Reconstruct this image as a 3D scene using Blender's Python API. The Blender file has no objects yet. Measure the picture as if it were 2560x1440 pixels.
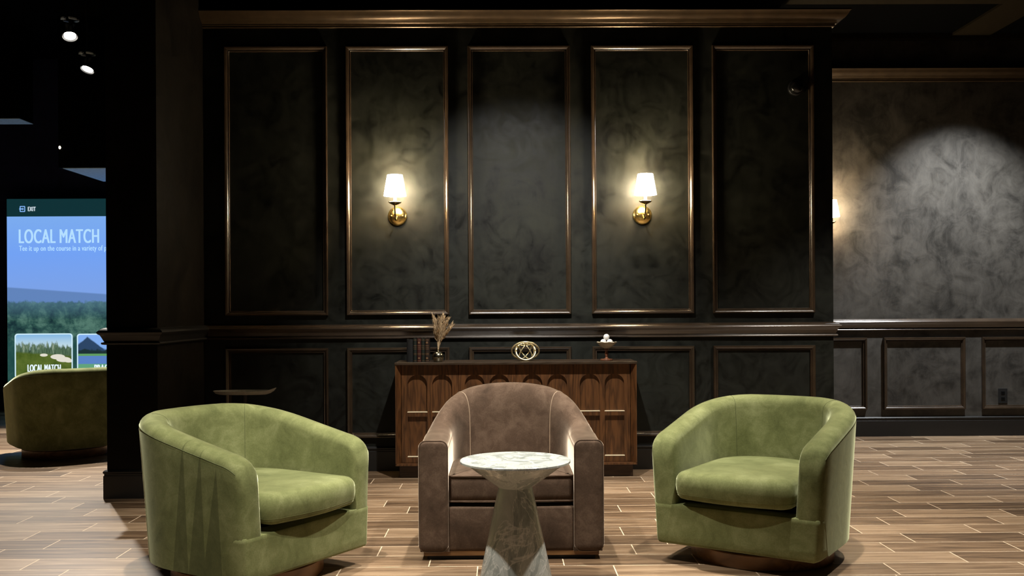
import bpy, bmesh, math, random
from mathutils import Vector, Matrix, noise as mnoise

random.seed(7)
sc = bpy.context.scene
COL = sc.collection
PI = math.pi

# ------------------------------------------------------------------ camera
F_PX, HY, EYE = 2400.0, 776.0, 1.15
ROLL, YAW = 0.0055, 0.010          # radians
cam_d = bpy.data.cameras.new('camera')
cam = bpy.data.objects.new('camera', cam_d)
COL.objects.link(cam)
cam_d.sensor_width = 36.0
cam_d.lens = F_PX / 2560 * 36.0
cam_d.shift_y = (HY - 720) / 2560
cam_d.clip_end = 100
cam.location = (0, 0, EYE)
CAMROT = Matrix.Rotation(-YAW, 3, 'Z') @ Matrix.Rotation(PI / 2, 3, 'X') @ Matrix.Rotation(-ROLL, 3, 'Z')
cam.rotation_euler = CAMROT.to_euler()
sc.camera = cam

def ray(x, y):
    return CAMROT @ Vector(((x - 1280) / F_PX, -(y - HY) / F_PX, -1))
def P(x, y, Y):
    """photo pixel -> point on the vertical plane at depth Y"""
    d = ray(x, y); t = Y / d.y
    return Vector((d.x * t, Y, EYE + d.z * t))
def FL(x, y, z=0.0):
    d = ray(x, y); t = (z - EYE) / d.z
    return Vector((d.x * t, d.y * t, z))

# ------------------------------------------------------------------ world, light, exposure
sc.view_settings.view_transform = 'Standard'
sc.view_settings.look = 'None'
sc.view_settings.exposure = 0.0
sc.view_settings.gamma = 1.0
sc.view_settings.use_curve_mapping = False
w = bpy.data.worlds.new('room_dark'); sc.world = w
w.use_nodes = True
w.node_tree.nodes['Background'].inputs[0].default_value = (0.02, 0.024, 0.03, 1)
w.node_tree.nodes['Background'].inputs[1].default_value = 0.02

WARM = (1.0, 0.83, 0.60)
SOFT = (1.0, 0.93, 0.82)
COOL = (0.93, 0.97, 1.0)
def spot(name, loc, target, watts, angle, blend=0.6, color=SOFT, radius=0.035):
    d = bpy.data.lights.new(name, 'SPOT')
    d.energy = watts; d.color = color; d.spot_size = math.radians(angle); d.spot_blend = blend
    d.shadow_soft_size = radius
    o = bpy.data.objects.new(name, d); COL.objects.link(o)
    o.location = loc
    o.rotation_euler = (Vector(target) - Vector(loc)).to_track_quat('-Z', 'Y').to_euler()
    return o
# ceiling downlights over the seating group (above the frame), then an added fill light
spot('downlight', (0.05, 5.00, 3.5), (0.02, 5.00, 0.0), 520, 60, 0.6, SOFT)
spot('downlight', (0.16, 4.90, 3.5), (0.10, 6.90, 1.00), 600, 60, 1.0, (1.0, 0.965, 0.90))
spot('downlight', (-1.02, 3.50, 3.5), (-0.85, 4.05, 0.0), 530, 70, 0.6, SOFT)
spot('downlight', (1.25, 3.80, 3.5), (0.95, 4.15, 0.0), 520, 70, 0.6, SOFT)
spot('downlight', (2.70, 5.20, 3.5), (2.7, 5.6, 0.0), 560, 80, 0.8, SOFT)
spot('downlight', (-0.45, 1.60, 3.5), (-1.30, 4.20, 0.40), 460, 32, 0.9, SOFT)  # fill added in front to brighten the left armchair's flank
# wall washer on the right-hand wall
spot('wall_washer', (4.10, 7.70, 3.55), (4.10, 8.15, 0.0), 760, 86, 0.75, COOL)

# ------------------------------------------------------------------ node helpers
def new_mat(name):
    m = bpy.data.materials.new(name); m.use_nodes = True
    nt = m.node_tree
    b = nt.nodes['Principled BSDF']
    return m, nt, b
def nd(nt, t, **kw):
    n = nt.nodes.new(t)
    for k, v in kw.items():
        setattr(n, k, v)
    return n
def math_n(nt, op, a, b=None, c=None, clamp=False):
    n = nt.nodes.new('ShaderNodeMath'); n.operation = op; n.use_clamp = clamp
    for i, v in enumerate((a, b, c)):
        if v is None: continue
        if isinstance(v, (int, float)): n.inputs[i].default_value = v
        else: nt.links.new(v, n.inputs[i])
    return n.outputs[0]
def ramp(nt, fac, stops, interp='LINEAR'):
    n = nt.nodes.new('ShaderNodeValToRGB'); n.color_ramp.interpolation = interp
    cr = n.color_ramp
    while len(cr.elements) > 1: cr.elements.remove(cr.elements[-1])
    cr.elements[0].position = stops[0][0]; cr.elements[0].color = (*stops[0][1], 1)
    for p, c in stops[1:]:
        e = cr.elements.new(p); e.color = (*c, 1)
    nt.links.new(fac, n.inputs[0])
    return n.outputs[0]
def noise_n(nt, vec, scale, detail=4, rough=0.55, dist=0.0):
    n = nt.nodes.new('ShaderNodeTexNoise')
    n.inputs['Scale'].default_value = scale; n.inputs['Detail'].default_value = detail
    n.inputs['Roughness'].default_value = rough; n.inputs['Distortion'].default_value = dist
    if vec is not None: nt.links.new(vec, n.inputs['Vector'])
    return n.outputs['Fac']
def coords(nt, kind='Object', scale=(1, 1, 1), loc=(0, 0, 0)):
    tc = nt.nodes.new('ShaderNodeTexCoord'); mp = nt.nodes.new('ShaderNodeMapping')
    mp.inputs['Scale'].default_value = scale; mp.inputs['Location'].default_value = loc
    nt.links.new(tc.outputs[kind], mp.inputs['Vector'])
    return mp.outputs[0]
def mixc(nt, fac, a, b, blend='MIX'):
    n = nt.nodes.new('ShaderNodeMix'); n.data_type = 'RGBA'; n.blend_type = blend
    for sock, v in ((n.inputs[0], fac), (n.inputs[6], a), (n.inputs[7], b)):
        if isinstance(v, (int, float)): sock.default_value = v
        elif isinstance(v, tuple): sock.default_value = (*v, 1)
        else: nt.links.new(v, sock)
    return n.outputs[2]
def bump(nt, b, h, strength=0.2, dist=0.01):
    n = nt.nodes.new('ShaderNodeBump'); n.inputs['Strength'].default_value = strength
    n.inputs['Distance'].default_value = dist
    nt.links.new(h, n.inputs['Height']); nt.links.new(n.outputs[0], b.inputs['Normal'])
def plain(name, col, rough=0.5, metal=0.0, spec=0.5, var=0.12, scale=30.0, coat=0.0):
    m, nt, b = new_mat(name)
    v = coords(nt)
    f = noise_n(nt, v, scale, 3)
    c = ramp(nt, f, [(0.3, tuple(x * (1 - var) for x in col)), (0.7, tuple(min(1, x * (1 + var)) for x in col))])
    nt.links.new(c, b.inputs['Base Color'])
    b.inputs['Roughness'].default_value = rough; b.inputs['Metallic'].default_value = metal
    b.inputs['Specular IOR Level'].default_value = spec
    b.inputs['Coat Weight'].default_value = coat; b.inputs['Coat Roughness'].default_value = 0.2
    return m
def emit(name, col, strength):
    m, nt, b = new_mat(name)
    b.inputs['Base Color'].default_value = (*[x * 0.3 for x in col], 1)
    b.inputs['Emission Color'].default_value = (*col, 1)
    b.inputs['Emission Strength'].default_value = strength
    b.inputs['Roughness'].default_value = 0.6
    return m

def plaster(name, dark, light, r0, r1, seed=0.0):
    m, nt, b = new_mat(name)
    v = coords(nt, 'Object', (1, 1, 1), (seed, seed * .7, 0))
    f1 = noise_n(nt, v, 1.3, 6, 0.62, 1.8)
    f2 = noise_n(nt, v, 5.0, 9, 0.68, 1.4)
    vz = coords(nt, 'Object', (1, 1, 0.30), (seed + 2, 0, 0))
    f3 = noise_n(nt, vz, 14.0, 6, 0.7, 0.5)
    f = math_n(nt, 'ADD', math_n(nt, 'ADD', math_n(nt, 'MULTIPLY', f1, 0.40), math_n(nt, 'MULTIPLY', f2, 0.42)), math_n(nt, 'MULTIPLY', f3, 0.18))
    nt.links.new(ramp(nt, f, [(0.40, dark), (0.49, tuple(a * .5 + b_ * .5 for a, b_ in zip(dark, light))), (0.60, light)]), b.inputs['Base Color'])
    rr = ramp(nt, f2, [(0.3, (r0,) * 3), (0.7, (r1,) * 3)])
    nt.links.new(rr, b.inputs['Roughness'])
    b.inputs['Specular IOR Level'].default_value = 0.35
    bump(nt, b, noise_n(nt, v, 9.0, 6, 0.6, 0.4), 0.12, 0.006)
    return m
def velvet(name, lo, mid, hi, sheen_tint, spikes=False):
    m, nt, b = new_mat(name)
    v = coords(nt)
    f1 = noise_n(nt, v, 3.2, 4, 0.55, 0.5)
    f2 = noise_n(nt, v, 13.0, 5, 0.6, 0.8)
    f3 = noise_n(nt, v, 160.0, 2, 0.5)
    f = math_n(nt, 'ADD', math_n(nt, 'ADD', math_n(nt, 'MULTIPLY', f1, 0.48), math_n(nt, 'MULTIPLY', f2, 0.38)), math_n(nt, 'MULTIPLY', f3, 0.14))
    c = ramp(nt, f, [(0.33, lo), (0.5, mid), (0.68, hi)])
    if spikes:   # three dark tapering strokes down the sitter's right flank
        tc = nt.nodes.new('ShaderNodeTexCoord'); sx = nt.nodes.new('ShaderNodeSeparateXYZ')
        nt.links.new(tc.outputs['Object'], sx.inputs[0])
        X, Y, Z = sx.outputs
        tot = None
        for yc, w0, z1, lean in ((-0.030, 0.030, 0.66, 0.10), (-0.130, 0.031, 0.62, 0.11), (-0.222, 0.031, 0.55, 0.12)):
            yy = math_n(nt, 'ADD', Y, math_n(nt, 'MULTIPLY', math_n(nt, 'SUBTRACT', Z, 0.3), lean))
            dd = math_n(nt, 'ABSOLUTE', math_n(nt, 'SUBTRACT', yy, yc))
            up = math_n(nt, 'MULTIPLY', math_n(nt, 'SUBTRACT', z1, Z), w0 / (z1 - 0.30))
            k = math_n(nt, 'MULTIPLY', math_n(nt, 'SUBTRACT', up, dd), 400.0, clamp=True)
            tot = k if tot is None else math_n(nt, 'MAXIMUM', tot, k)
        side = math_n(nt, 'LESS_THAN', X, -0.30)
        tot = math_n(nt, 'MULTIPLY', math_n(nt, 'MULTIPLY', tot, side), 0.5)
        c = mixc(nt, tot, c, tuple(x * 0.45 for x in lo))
    nt.links.new(c, b.inputs['Base Color'])
    b.inputs['Roughness'].default_value = 0.85
    b.inputs['Specular IOR Level'].default_value = 0.15
    b.inputs['Sheen Weight'].default_value = 1.0
    b.inputs['Sheen Roughness'].default_value = 0.30
    b.inputs['Sheen Tint'].default_value = (*sheen_tint, 1)
    bump(nt, b, f2, 0.10, 0.006)
    return m
def wood(name, dark, light, axis='Z', scale=1.0, rough=0.4, coat=0.0, rings=9.0):
    m, nt, b = new_mat(name)
    s = {'Z': (3.2, 3.2, 0.42), 'X': (0.42, 3.2, 3.2), 'Y': (3.2, 0.42, 3.2)}[axis]
    v = coords(nt, 'Object', tuple(q * scale for q in s))
    n1 = noise_n(nt, v, 2.2, 3, 0.5, 0.25)
    rg = math_n(nt, 'FRACT', math_n(nt, 'MULTIPLY', n1, rings))
    rg = math_n(nt, 'ABSOLUTE', math_n(nt, 'SUBTRACT', math_n(nt, 'MULTIPLY', rg, 2.0), 1.0))
    v2 = coords(nt, 'Object', tuple(q * scale * (14 if q > 1 else 3) for q in s))
    n2 = noise_n(nt, v2, 3.0, 4, 0.6)
    f = math_n(nt, 'ADD', math_n(nt, 'MULTIPLY', rg, 0.6), math_n(nt, 'MULTIPLY', n2, 0.4))
    nt.links.new(ramp(nt, f, [(0.1, dark), (0.75, light)]), b.inputs['Base Color'])
    b.inputs['Roughness'].default_value = rough
    b.inputs['Coat Weight'].default_value = coat
    bump(nt, b, f, 0.05, 0.002)
    return m

M = {}
M['wall'] = plaster('black_green_plaster', (0.0026, 0.0029, 0.0022), (0.0150, 0.0165, 0.0122), 0.38, 0.72)
M['wall'].node_tree.nodes['Principled BSDF'].inputs['Specular IOR Level'].default_value = 0.24
M['wall_side'] = plaster('smoky_brown_plaster', (0.022, 0.020, 0.017), (0.075, 0.068, 0.058), 0.40, 0.62, 3.0)
M['column'] = plaster('dark_brown_plaster', (0.0025, 0.0020, 0.0015), (0.0075, 0.0058, 0.0038), 0.5, 0.7, 7.0)
M['column'].node_tree.nodes['Principled BSDF'].inputs['Specular IOR Level'].default_value = 0.1
M['back'] = plaster('navy_plaster', (0.010, 0.014, 0.050), (0.020, 0.026, 0.090), 0.6, 0.8, 9.0)
M['trim'] = plain('satin_bronze_trim', (0.042, 0.027, 0.016), 0.26, 0.15, 0.6, 0.25, 9.0, 1.0)
M['cornice'] = plain('dark_bronze_cornice', (0.070, 0.046, 0.024), 0.32, 0.6, 0.5, 0.2, 9.0)
M['trim_v'] = M['trim']
M['skirt'] = plain('black_skirting_paint', (0.012, 0.011, 0.010), 0.40)
M['ceil'] = plain('black_ceiling_tile', (0.0022, 0.0022, 0.0022), 0.95)
M['grid'] = plain('brown_ceiling_beam_paint', (0.022, 0.017, 0.010), 0.6)
for q in ('ceil', 'grid'): M[q].node_tree.nodes['Principled BSDF'].inputs['Specular IOR Level'].default_value = 0.03
M['soffit'] = plain('screen_tinted_soffit', (0.55, 0.76, 0.84), 0.7)  # blue light from the screen is mixed into this colour
M['black'] = plain('matt_black', (0.004, 0.004, 0.004), 0.6)
M['blackgloss'] = plain('gloss_black', (0.006, 0.006, 0.006), 0.12)
M['green'] = velvet('olive_green_velvet', (0.078, 0.090, 0.031), (0.148, 0.163, 0.064), (0.250, 0.268, 0.125), (0.80, 0.85, 0.55))
M['green_streaked'] = velvet('olive_green_velvet_streaked', (0.078, 0.090, 0.031), (0.148, 0.163, 0.064), (0.250, 0.268, 0.125), (0.80, 0.85, 0.55), True)
M['brown'] = velvet('taupe_brown_velvet', (0.038, 0.024, 0.015), (0.080, 0.051, 0.034), (0.150, 0.103, 0.072), (0.95, 0.80, 0.64))
M['piping'] = plain('pale_brown_piping', (0.30, 0.22, 0.15), 0.7)
M['seamgreen'] = plain('dark_green_seam', (0.075, 0.088, 0.030), 0.9)
M['seambrown'] = plain('dark_brown_seam', (0.045, 0.028, 0.018), 0.9)
M['bronzewood'] = wood('bronze_stained_wood', (0.13, 0.060, 0.020), (0.24, 0.12, 0.042), 'X', 1.0, 0.4)
M['walnut'] = wood('walnut', (0.040, 0.015, 0.0045), (0.118, 0.047, 0.0145), 'Z', 1.9, 0.42, 0.0, 7.0)
M['walnutdark'] = wood('dark_walnut_top', (0.022, 0.013, 0.007), (0.050, 0.032, 0.019), 'X', 1.4, 0.38)
M['plinth'] = wood('dark_red_brown_wood', (0.030, 0.013, 0.006), (0.055, 0.026, 0.011), 'X', 1.4, 0.5)
M['brass'] = plain('polished_brass', (0.85, 0.62, 0.22), 0.27, 1.0)
M['agedbrass'] = plain('aged_brass', (0.52, 0.38, 0.18), 0.22, 1.0)
M['gold'] = plain('pale_gold', (0.95, 0.80, 0.48), 0.32, 0.65)
M['ledge_light'] = plain('pale_ledge_highlight', (0.90, 0.76, 0.52), 0.4, 0.0)  # highlight on the door recess ledges, put in as colour
M['bronze'] = plain('dark_pewter', (0.36, 0.33, 0.24), 0.22, 1.0)
M['candle'] = plain('cream_sleeve', (0.75, 0.62, 0.32), 0.5)
M['straw'] = plain('dried_straw', (0.46, 0.33, 0.19), 0.85, var=0.35, scale=60)
M['ball'] = plain('white_ball_plastic', (0.85, 0.85, 0.84), 0.3, var=0.02)
M['bowl'] = plain('pale_glazed_ceramic', (0.50, 0.44, 0.32), 0.2)
M['redwood'] = wood('turned_red_wood', (0.10, 0.035, 0.018), (0.20, 0.08, 0.04), 'Z', 2.0, 0.3)
M['shade'] = emit('lit_fabric_shade', (1.0, 0.80, 0.52), 135.0)
M['shade_in'] = M['shade']
M['bulb'] = emit('lit_bulb', (1.0, 0.85, 0.6), 20.0)
M['lens'] = emit('lit_lamp_lens', (1.0, 0.95, 0.86), 14.0)
M['trackmetal'] = plain('black_lamp_metal', (0.010, 0.010, 0.011), 0.35)
M['traymetal'] = plain('brushed_dark_metal', (0.24, 0.23, 0.20), 0.4, 0.0)
M['clip'] = plain('screen_tinted_clip', (0.70, 0.82, 0.95), 0.5)  # pale blue holds the screen's light on the ring segments
M['led'] = emit('white_indicator_light', (1.0, 0.85, 0.6), 6.0)
M['page'] = plain('aged_paper', (0.35, 0.28, 0.18), 0.8)
M['leatherblack'] = plain('black_leather', (0.006, 0.006, 0.006), 0.5)
M['leathergreen'] = plain('dark_green_leather', (0.007, 0.010, 0.006), 0.5)
M['leatherred'] = plain('dark_red_leather', (0.036, 0.007, 0.005), 0.5)
M['leatherbrown'] = plain('dark_brown_leather', (0.015, 0.007, 0.0035), 0.5)
M['gilt'] = plain('worn_gilt', (0.30, 0.17, 0.09), 0.4, 0.6)

def marble():
    m, nt, b = new_mat('grey_green_marble')
    v = coords(nt, 'Object', (1, 1, 1), (0.35, 0.1, 0.6))
    w1 = noise_n(nt, v, 2.6, 5, 0.55, 1.6)
    r1 = math_n(nt, 'ABSOLUTE', math_n(nt, 'SUBTRACT', w1, 0.5))
    vs = coords(nt, 'Object', (5, 5, 1.6), (0.1, 0.2, 0.3))
    mp = vs.node; mp.inputs['Rotation'].default_value = (0.5, 0.35, 0)
    w2 = noise_n(nt, vs, 1.4, 7, 0.62, 2.2)
    r2 = math_n(nt, 'ABSOLUTE', math_n(nt, 'SUBTRACT', w2, 0.5))
    base = ramp(nt, w2, [(0.34, (0.22, 0.25, 0.235)), (0.5, (0.38, 0.41, 0.39)), (0.70, (0.55, 0.575, 0.55))])
    c = mixc(nt, ramp(nt, r1, [(0.0, (.6, .6, .6)), (0.012, (0, 0, 0))]), base, (0.78, 0.79, 0.77))
    c = mixc(nt, ramp(nt, r2, [(0.0, (.6, .6, .6)), (0.018, (0, 0, 0))]), c, (0.82, 0.82, 0.77))
    nt.links.new(c, b.inputs['Base Color'])
    b.inputs['Roughness'].default_value = 0.22
    return m
M['marble'] = marble()

def floor_mats():
    m, nt, b = new_mat('wood_look_plank_tile')
    at = nd(nt, 'ShaderNodeAttribute', attribute_name='plank')
    rnd = at.outputs['Fac']
    geo = nt.nodes.new('ShaderNodeNewGeometry')
    sx = nt.nodes.new('ShaderNodeSeparateXYZ'); nt.links.new(geo.outputs['Position'], sx.inputs[0])
    cx = nt.nodes.new('ShaderNodeCombineXYZ')
    nt.links.new(math_n(nt, 'ADD', math_n(nt, 'MULTIPLY', sx.outputs[0], 1.3), math_n(nt, 'MULTIPLY', rnd, 37.0)), cx.inputs[0])
    nt.links.new(math_n(nt, 'MULTIPLY', sx.outputs[1], 15.0), cx.inputs[1])
    nt.links.new(math_n(nt, 'MULTIPLY', rnd, 11.0), cx.inputs[2])
    g = noise_n(nt, cx.outputs[0], 1.6, 6, 0.62, 0.5)
    f = math_n(nt, 'ADD', math_n(nt, 'MULTIPLY', g, 0.8), math_n(nt, 'MULTIPLY', rnd, 0.26))
    c = ramp(nt, f, [(0.36, (0.070, 0.042, 0.023)), (0.52, (0.168, 0.107, 0.061)), (0.72, (0.315, 0.220, 0.137))])
    nt.links.new(c, b.inputs['Base Color'])
    b.inputs['Roughness'].default_value = 0.42
    b.inputs['Specular IOR Level'].default_value = 0.4
    bump(nt, b, g, 0.06, 0.002)
    m2 = plain('pale_grout', (0.66, 0.53, 0.38), 0.8)
    return m, m2
M['plank'], M['grout'] = floor_mats()

# ------------------------------------------------------------------ mesh helpers
def link(name, me, mat, parent=None, smooth=None):
    o = bpy.data.objects.new(name, me); COL.objects.link(o)
    if mat is not None and not me.materials: me.materials.append(mat)
    if parent is not None: o.parent = parent
    if smooth is not None:
        me.polygons.foreach_set('use_smooth', [True] * len(me.polygons))
        if smooth < 180:
            me.set_sharp_from_angle(angle=math.radians(smooth))
    return o
def mesh(name, verts, faces, mat, parent=None, smooth=None, recalc=True):
    me = bpy.data.meshes.new(name)
    me.from_pydata([tuple(v) for v in verts], [], faces)
    if recalc:
        bm = bmesh.new(); bm.from_mesh(me)
        bmesh.ops.recalc_face_normals(bm, faces=bm.faces); bm.to_mesh(me); bm.free()
    me.update()
    return link(name, me, mat, parent, smooth)
class MB:
    """collects shapes for ONE mesh"""
    def __init__(s): s.v = []; s.f = []
    def add(s, verts, faces):
        o = len(s.v); s.v += [Vector(v) for v in verts]; s.f += [tuple(i + o for i in f) for f in faces]
    def box(s, x0, x1, y0, y1, z0, z1):
        s.add([(x0, y0, z0), (x1, y0, z0), (x1, y1, z0), (x0, y1, z0), (x0, y0, z1), (x1, y0, z1), (x1, y1, z1), (x0, y1, z1)],
              [(0, 3, 2, 1), (4, 5, 6, 7), (0, 1, 5, 4), (1, 2, 6, 5), (2, 3, 7, 6), (3, 0, 4, 7)])
    def grid(s, rows, close_u=False, close_v=False, cap0=False, cap1=False):
        n = len(rows); m_ = len(rows[0]); vs = [p for r in rows for p in r]; fs = []
        for i in range(n if close_v else n - 1):
            for j in range(m_ if close_u else m_ - 1):
                a = i * m_ + j; b = i * m_ + (j + 1) % m_
                c = ((i + 1) % n) * m_ + (j + 1) % m_; d = ((i + 1) % n) * m_ + j
                fs.append((a, b, c, d))
        if cap0: fs.append(tuple(range(m_))[::-1])
        if cap1: fs.append(tuple((n - 1) * m_ + j for j in range(m_)))
        s.add(vs, fs)
    def lathe(s, prof, seg=40, cx=0, cy=0):
        rows = [[(cx + r * math.cos(2 * PI * k / seg), cy + r * math.sin(2 * PI * k / seg), z) for k in range(seg)] for r, z in prof]
        s.grid(rows, close_u=True, cap0=prof[0][0] > 1e-5, cap1=prof[-1][0] > 1e-5)
    def tube(s, pts, rad, seg=10, closed=False):
        pts = [Vector(p) for p in pts]; n = len(pts)
        if isinstance(rad, (int, float)): rad = [rad] * n
        rows = []; ref = None
        for i in range(n):
            a = pts[(i - 1) % n] if (closed or i > 0) else pts[i]
            b = pts[(i + 1) % n] if (closed or i < n - 1) else pts[i]
            t = (b - a).normalized()
            if ref is None:
                ref = Vector((0, 0, 1)) if abs(t.z) < 0.9 else Vector((1, 0, 0))
            u = (ref - t * ref.dot(t)).normalized(); ref = u; vv = t.cross(u)
            rows.append([pts[i] + (u * math.cos(2 * PI * k / seg) + vv * math.sin(2 * PI * k / seg)) * rad[i] for k in range(seg)])
        s.grid(rows, close_u=True, close_v=closed, cap0=not closed, cap1=not closed)
    def sphere(s, c, r, su=24, sv=14, sz=1.0):
        rows = []
        for i in range(sv + 1):
            a = PI * (0.002 + 0.996 * i / sv)
            rows.append([(c[0] + r * math.sin(a) * math.cos(2 * PI * k / su), c[1] + r * math.sin(a) * math.sin(2 * PI * k / su), c[2] - r * sz * math.cos(a)) for k in range(su)])
        s.grid(rows, close_u=True, cap0=True, cap1=True)
    def build(s, name, mat, parent=None, smooth=None, bev=0.0, seg=2):
        me = bpy.data.meshes.new(name)
        me.from_pydata([tuple(v) for v in s.v], [], s.f)
        bm = bmesh.new(); bm.from_mesh(me)
        bmesh.ops.recalc_face_normals(bm, faces=bm.faces)
        if bev > 0:
            es = [e for e in bm.edges if len(e.link_faces) == 2 and e.calc_face_angle(0) > 0.5]
            bmesh.ops.bevel(bm, geom=es, offset=bev, segments=seg, affect='EDGES', profile=0.5, clamp_overlap=True)
        bm.to_mesh(me); bm.free()
        return link(name, me, mat, parent, smooth)

def tag(o, label, cat, group=None):
    o['label'] = label; o['category'] = cat
    if group: o['group'] = group
    return o
def thing(name, label, cat, loc=(0, 0, 0), rz=0.0, group=None):
    o = bpy.data.objects.new(name, None); COL.objects.link(o)
    o.empty_display_size = 0.1
    o.location = loc; o.rotation_euler = (0, 0, rz)
    return tag(o, label, cat, group)
def struct(o):
    o['kind'] = 'structure'; return o
def sbox(name, x0, x1, y0, y1, z0, z1, mat, bev=0.0):
    b = MB(); b.box(x0, x1, y0, y1, z0, z1); return struct(b.build(name, mat, None, None, bev))
def copy_tree(o, parent=None):
    c = o.copy(); COL.objects.link(c)
    if parent is not None: c.parent = parent
    for ch in [q for q in bpy.data.objects if q.parent == o]:
        copy_tree(ch, c)
    return c
def lerp(a, b, t): return a + (b - a) * t
def sstep(t):
    t = max(0.0, min(1.0, t)); return t * t * (3 - 2 * t)

# ------------------------------------------------------------------ levels of the room
YW, YR, YC = 6.92, 8.60, 5.97          # panelled wall, right-hand wall, end of the stub wall
X_END = P(2083, 700, YW).x             # right end of the panelled wall
X_COL0, X_COL1 = P(266, 776, YC).x, P(393, 776, YC).x
Z_TOP, Z_CEIL = 3.29, 3.60

# ------------------------------------------------------------------ floor
ROW, Y0L, PL, GR = 0.1897, 4.3186, 0.61, 0.0052
OFFS = {0: .493, 1: .272, 2: .015, 3: .195, 4: .004, 5: .222, 6: .390, 7: .061, 8: .515, 9: .316, 10: .189, 11: .548, 12: .335, 13: .147, 14: .543}
def build_floor():
    vs, fs, val = [], [], []
    rng = random.Random(3)
    x0, x1 = -8.0, 6.4
    for k in range(-20, 41):
        ya, yb = Y0L + (k - 1) * ROW + GR / 2, Y0L + k * ROW - GR / 2
        off = OFFS.get(k, rng.random() * PL)
        i0 = math.floor((x0 - off) / PL)
        for i in range(i0, int((x1 - x0) / PL) + i0 + 2):
            xa, xb = max(x0, off + i * PL + GR / 2), min(x1, off + (i + 1) * PL - GR / 2)
            if xb - xa < 0.01: continue
            o = len(vs)
            vs += [(xa, ya, 0), (xb, ya, 0), (xb, yb, 0), (xa, yb, 0)]
            fs.append((o, o + 1, o + 2, o + 3)); val.append(rng.random())
    nplank = len(fs)
    o = len(vs)
    ya, yb = Y0L - 21 * ROW, Y0L + 40 * ROW
    vs += [(x0, ya, -0.0002), (x1, ya, -0.0002), (x1, yb, -0.0002), (x0, yb, -0.0002)]
    fs.append((o, o + 1, o + 2, o + 3)); val.append(0.5)
    me = bpy.data.meshes.new('floor'); me.from_pydata(vs, [], fs)
    me.materials.append(M['plank']); me.materials.append(M['grout'])
    me.polygons[nplank].material_index = 1
    a = me.attributes.new('plank', 'FLOAT', 'FACE'); a.data.foreach_set('value', val)
    ob = bpy.data.objects.new('floor', me); COL.objects.link(ob); struct(ob)
build_floor()

# ------------------------------------------------------------------ walls, ceiling
sbox('wall_main', X_COL1, X_END, YW, YR, 0, Z_TOP, M['wall'])
sbox('wall_right', X_END - 0.4, 6.4, YR, YR + 0.15, 0, Z_CEIL, M['wall_side'])
sbox('wall_left', X_COL0, X_COL1, YC, YR + 0.4, 0, 4.3, M['column'])
sbox('wall_back', -8.0, X_COL0 + 0.4, 11.6, 11.75, 0, 4.3, M['back'])
sbox('wall_far_left', -8.15, -8.0, 0.4, 11.75, 0, 4.3, M['back'])
sbox('wall_far_right', 6.4, 6.55, 0.4, YR + 0.15, 0, Z_CEIL, M['wall_side'])
sbox('ceiling', X_COL1 - 0.05, 6.55, 0.4, 11.75, Z_CEIL, Z_CEIL + 0.1, M['ceil'])
Z_CL = 4.2
sbox('ceiling', -8.15, X_COL1 - 0.05, 0.4, 11.75, Z_CL, Z_CL + 0.1, M['ceil'])
# painted ceiling beams that show above the panelled wall
sbox('ceiling_beam', -1.55, 6.4, 7.2, 7.64, Z_CEIL - 0.02, Z_CEIL, M['grid'])
for xa, xb in ((-0.40, -0.12), (1.13, 1.40), (4.02, 4.36)):
    sbox('ceiling_beam', xa, xb, 7.64, 8.55, Z_CEIL - 0.02, Z_CEIL, M['grid'])
sbox('ceiling_beam', X_END + 0.02, 6.4, 8.52, 8.6, Z_CEIL - 0.045, Z_CEIL, M['grid'])

# straight moulding: profile (out, z) run along x, with an optional return at the ends
def run_x(name, prof, xa, xb, y, mat, ret_b=False):
    b = MB()
    r0 = [(xa, y - e, z) for e, z in prof]
    r1 = [(xb + (e if ret_b else 0), y - e, z) for e, z in prof]
    rows = [r0, r1]
    if ret_b: rows.append([(xb + e, y + 0.5, z) for e, z in prof])
    b.grid(rows, close_u=True, cap0=True, cap1=True)
    return struct(b.build(name, mat, None, 35))
def run_stub(name, prof, mat):
    """the same profile wrapped round the end of the stub wall"""
    b = MB()
    rows = [[(X_COL0 - e, YR, z) for e, z in prof], [(X_COL0 - e, YC - e, z) for e, z in prof],
            [(X_COL1 + e, YC - e, z) for e, z in prof], [(X_COL1 + e, YW, z) for e, z in prof]]
    b.grid(rows, close_u=True, cap0=True, cap1=True)
    return struct(b.build(name, mat, None, 35))
RAIL = [(0, 1.056), (0.014, 1.054), (0.020, 1.052), (0.042, 1.034), (0.046, 1.027), (0.042, 1.018), (0.030, 1.010), (0.022, 0.994), (0.014, 0.975), (0.010, 0.968),
        (0.022, 0.966), (0.026, 0.960), (0.022, 0.953), (0.008, 0.950), (0, 0.950)]
CORN = [(0, 3.292), (0.105, 3.292), (0.107, 3.282), (0.098, 3.274), (0.090, 3.258), (0.074, 3.238), (0.052, 3.224), (0.036, 3.217), (0.028, 3.211),
        (0.028, 3.204), (0.018, 3.202), (0.018, 3.190), (0.012, 3.185), (0, 3.184)]
BASE = [(0, 0.178), (0.012, 0.175), (0.020, 0.166), (0.020, 0.158), (0.014, 0.152), (0.014, 0.143), (0.018, 0.140), (0.018, 0.0), (0, 0.0)]
run_x('trim_1', RAIL, X_COL1, X_END, YW, M['trim'], True)
run_x('trim_2', CORN, X_COL1, X_END, YW, M['cornice'], True)
run_x('baseboard_main', BASE, X_COL1, X_END, YW, M['skirt'], True)
run_x('trim_3', RAIL, X_END - 0.2, 6.4, YR, M['trim'])
run_x('trim_4', CORN, X_END - 0.2, 6.4, YR, M['cornice'])
run_x('baseboard_right', BASE, X_END - 0.2, 6.4, YR, M['skirt'])
run_stub('trim_5', RAIL, M['skirt'])
run_stub('baseboard_left', BASE, M['skirt'])

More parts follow.
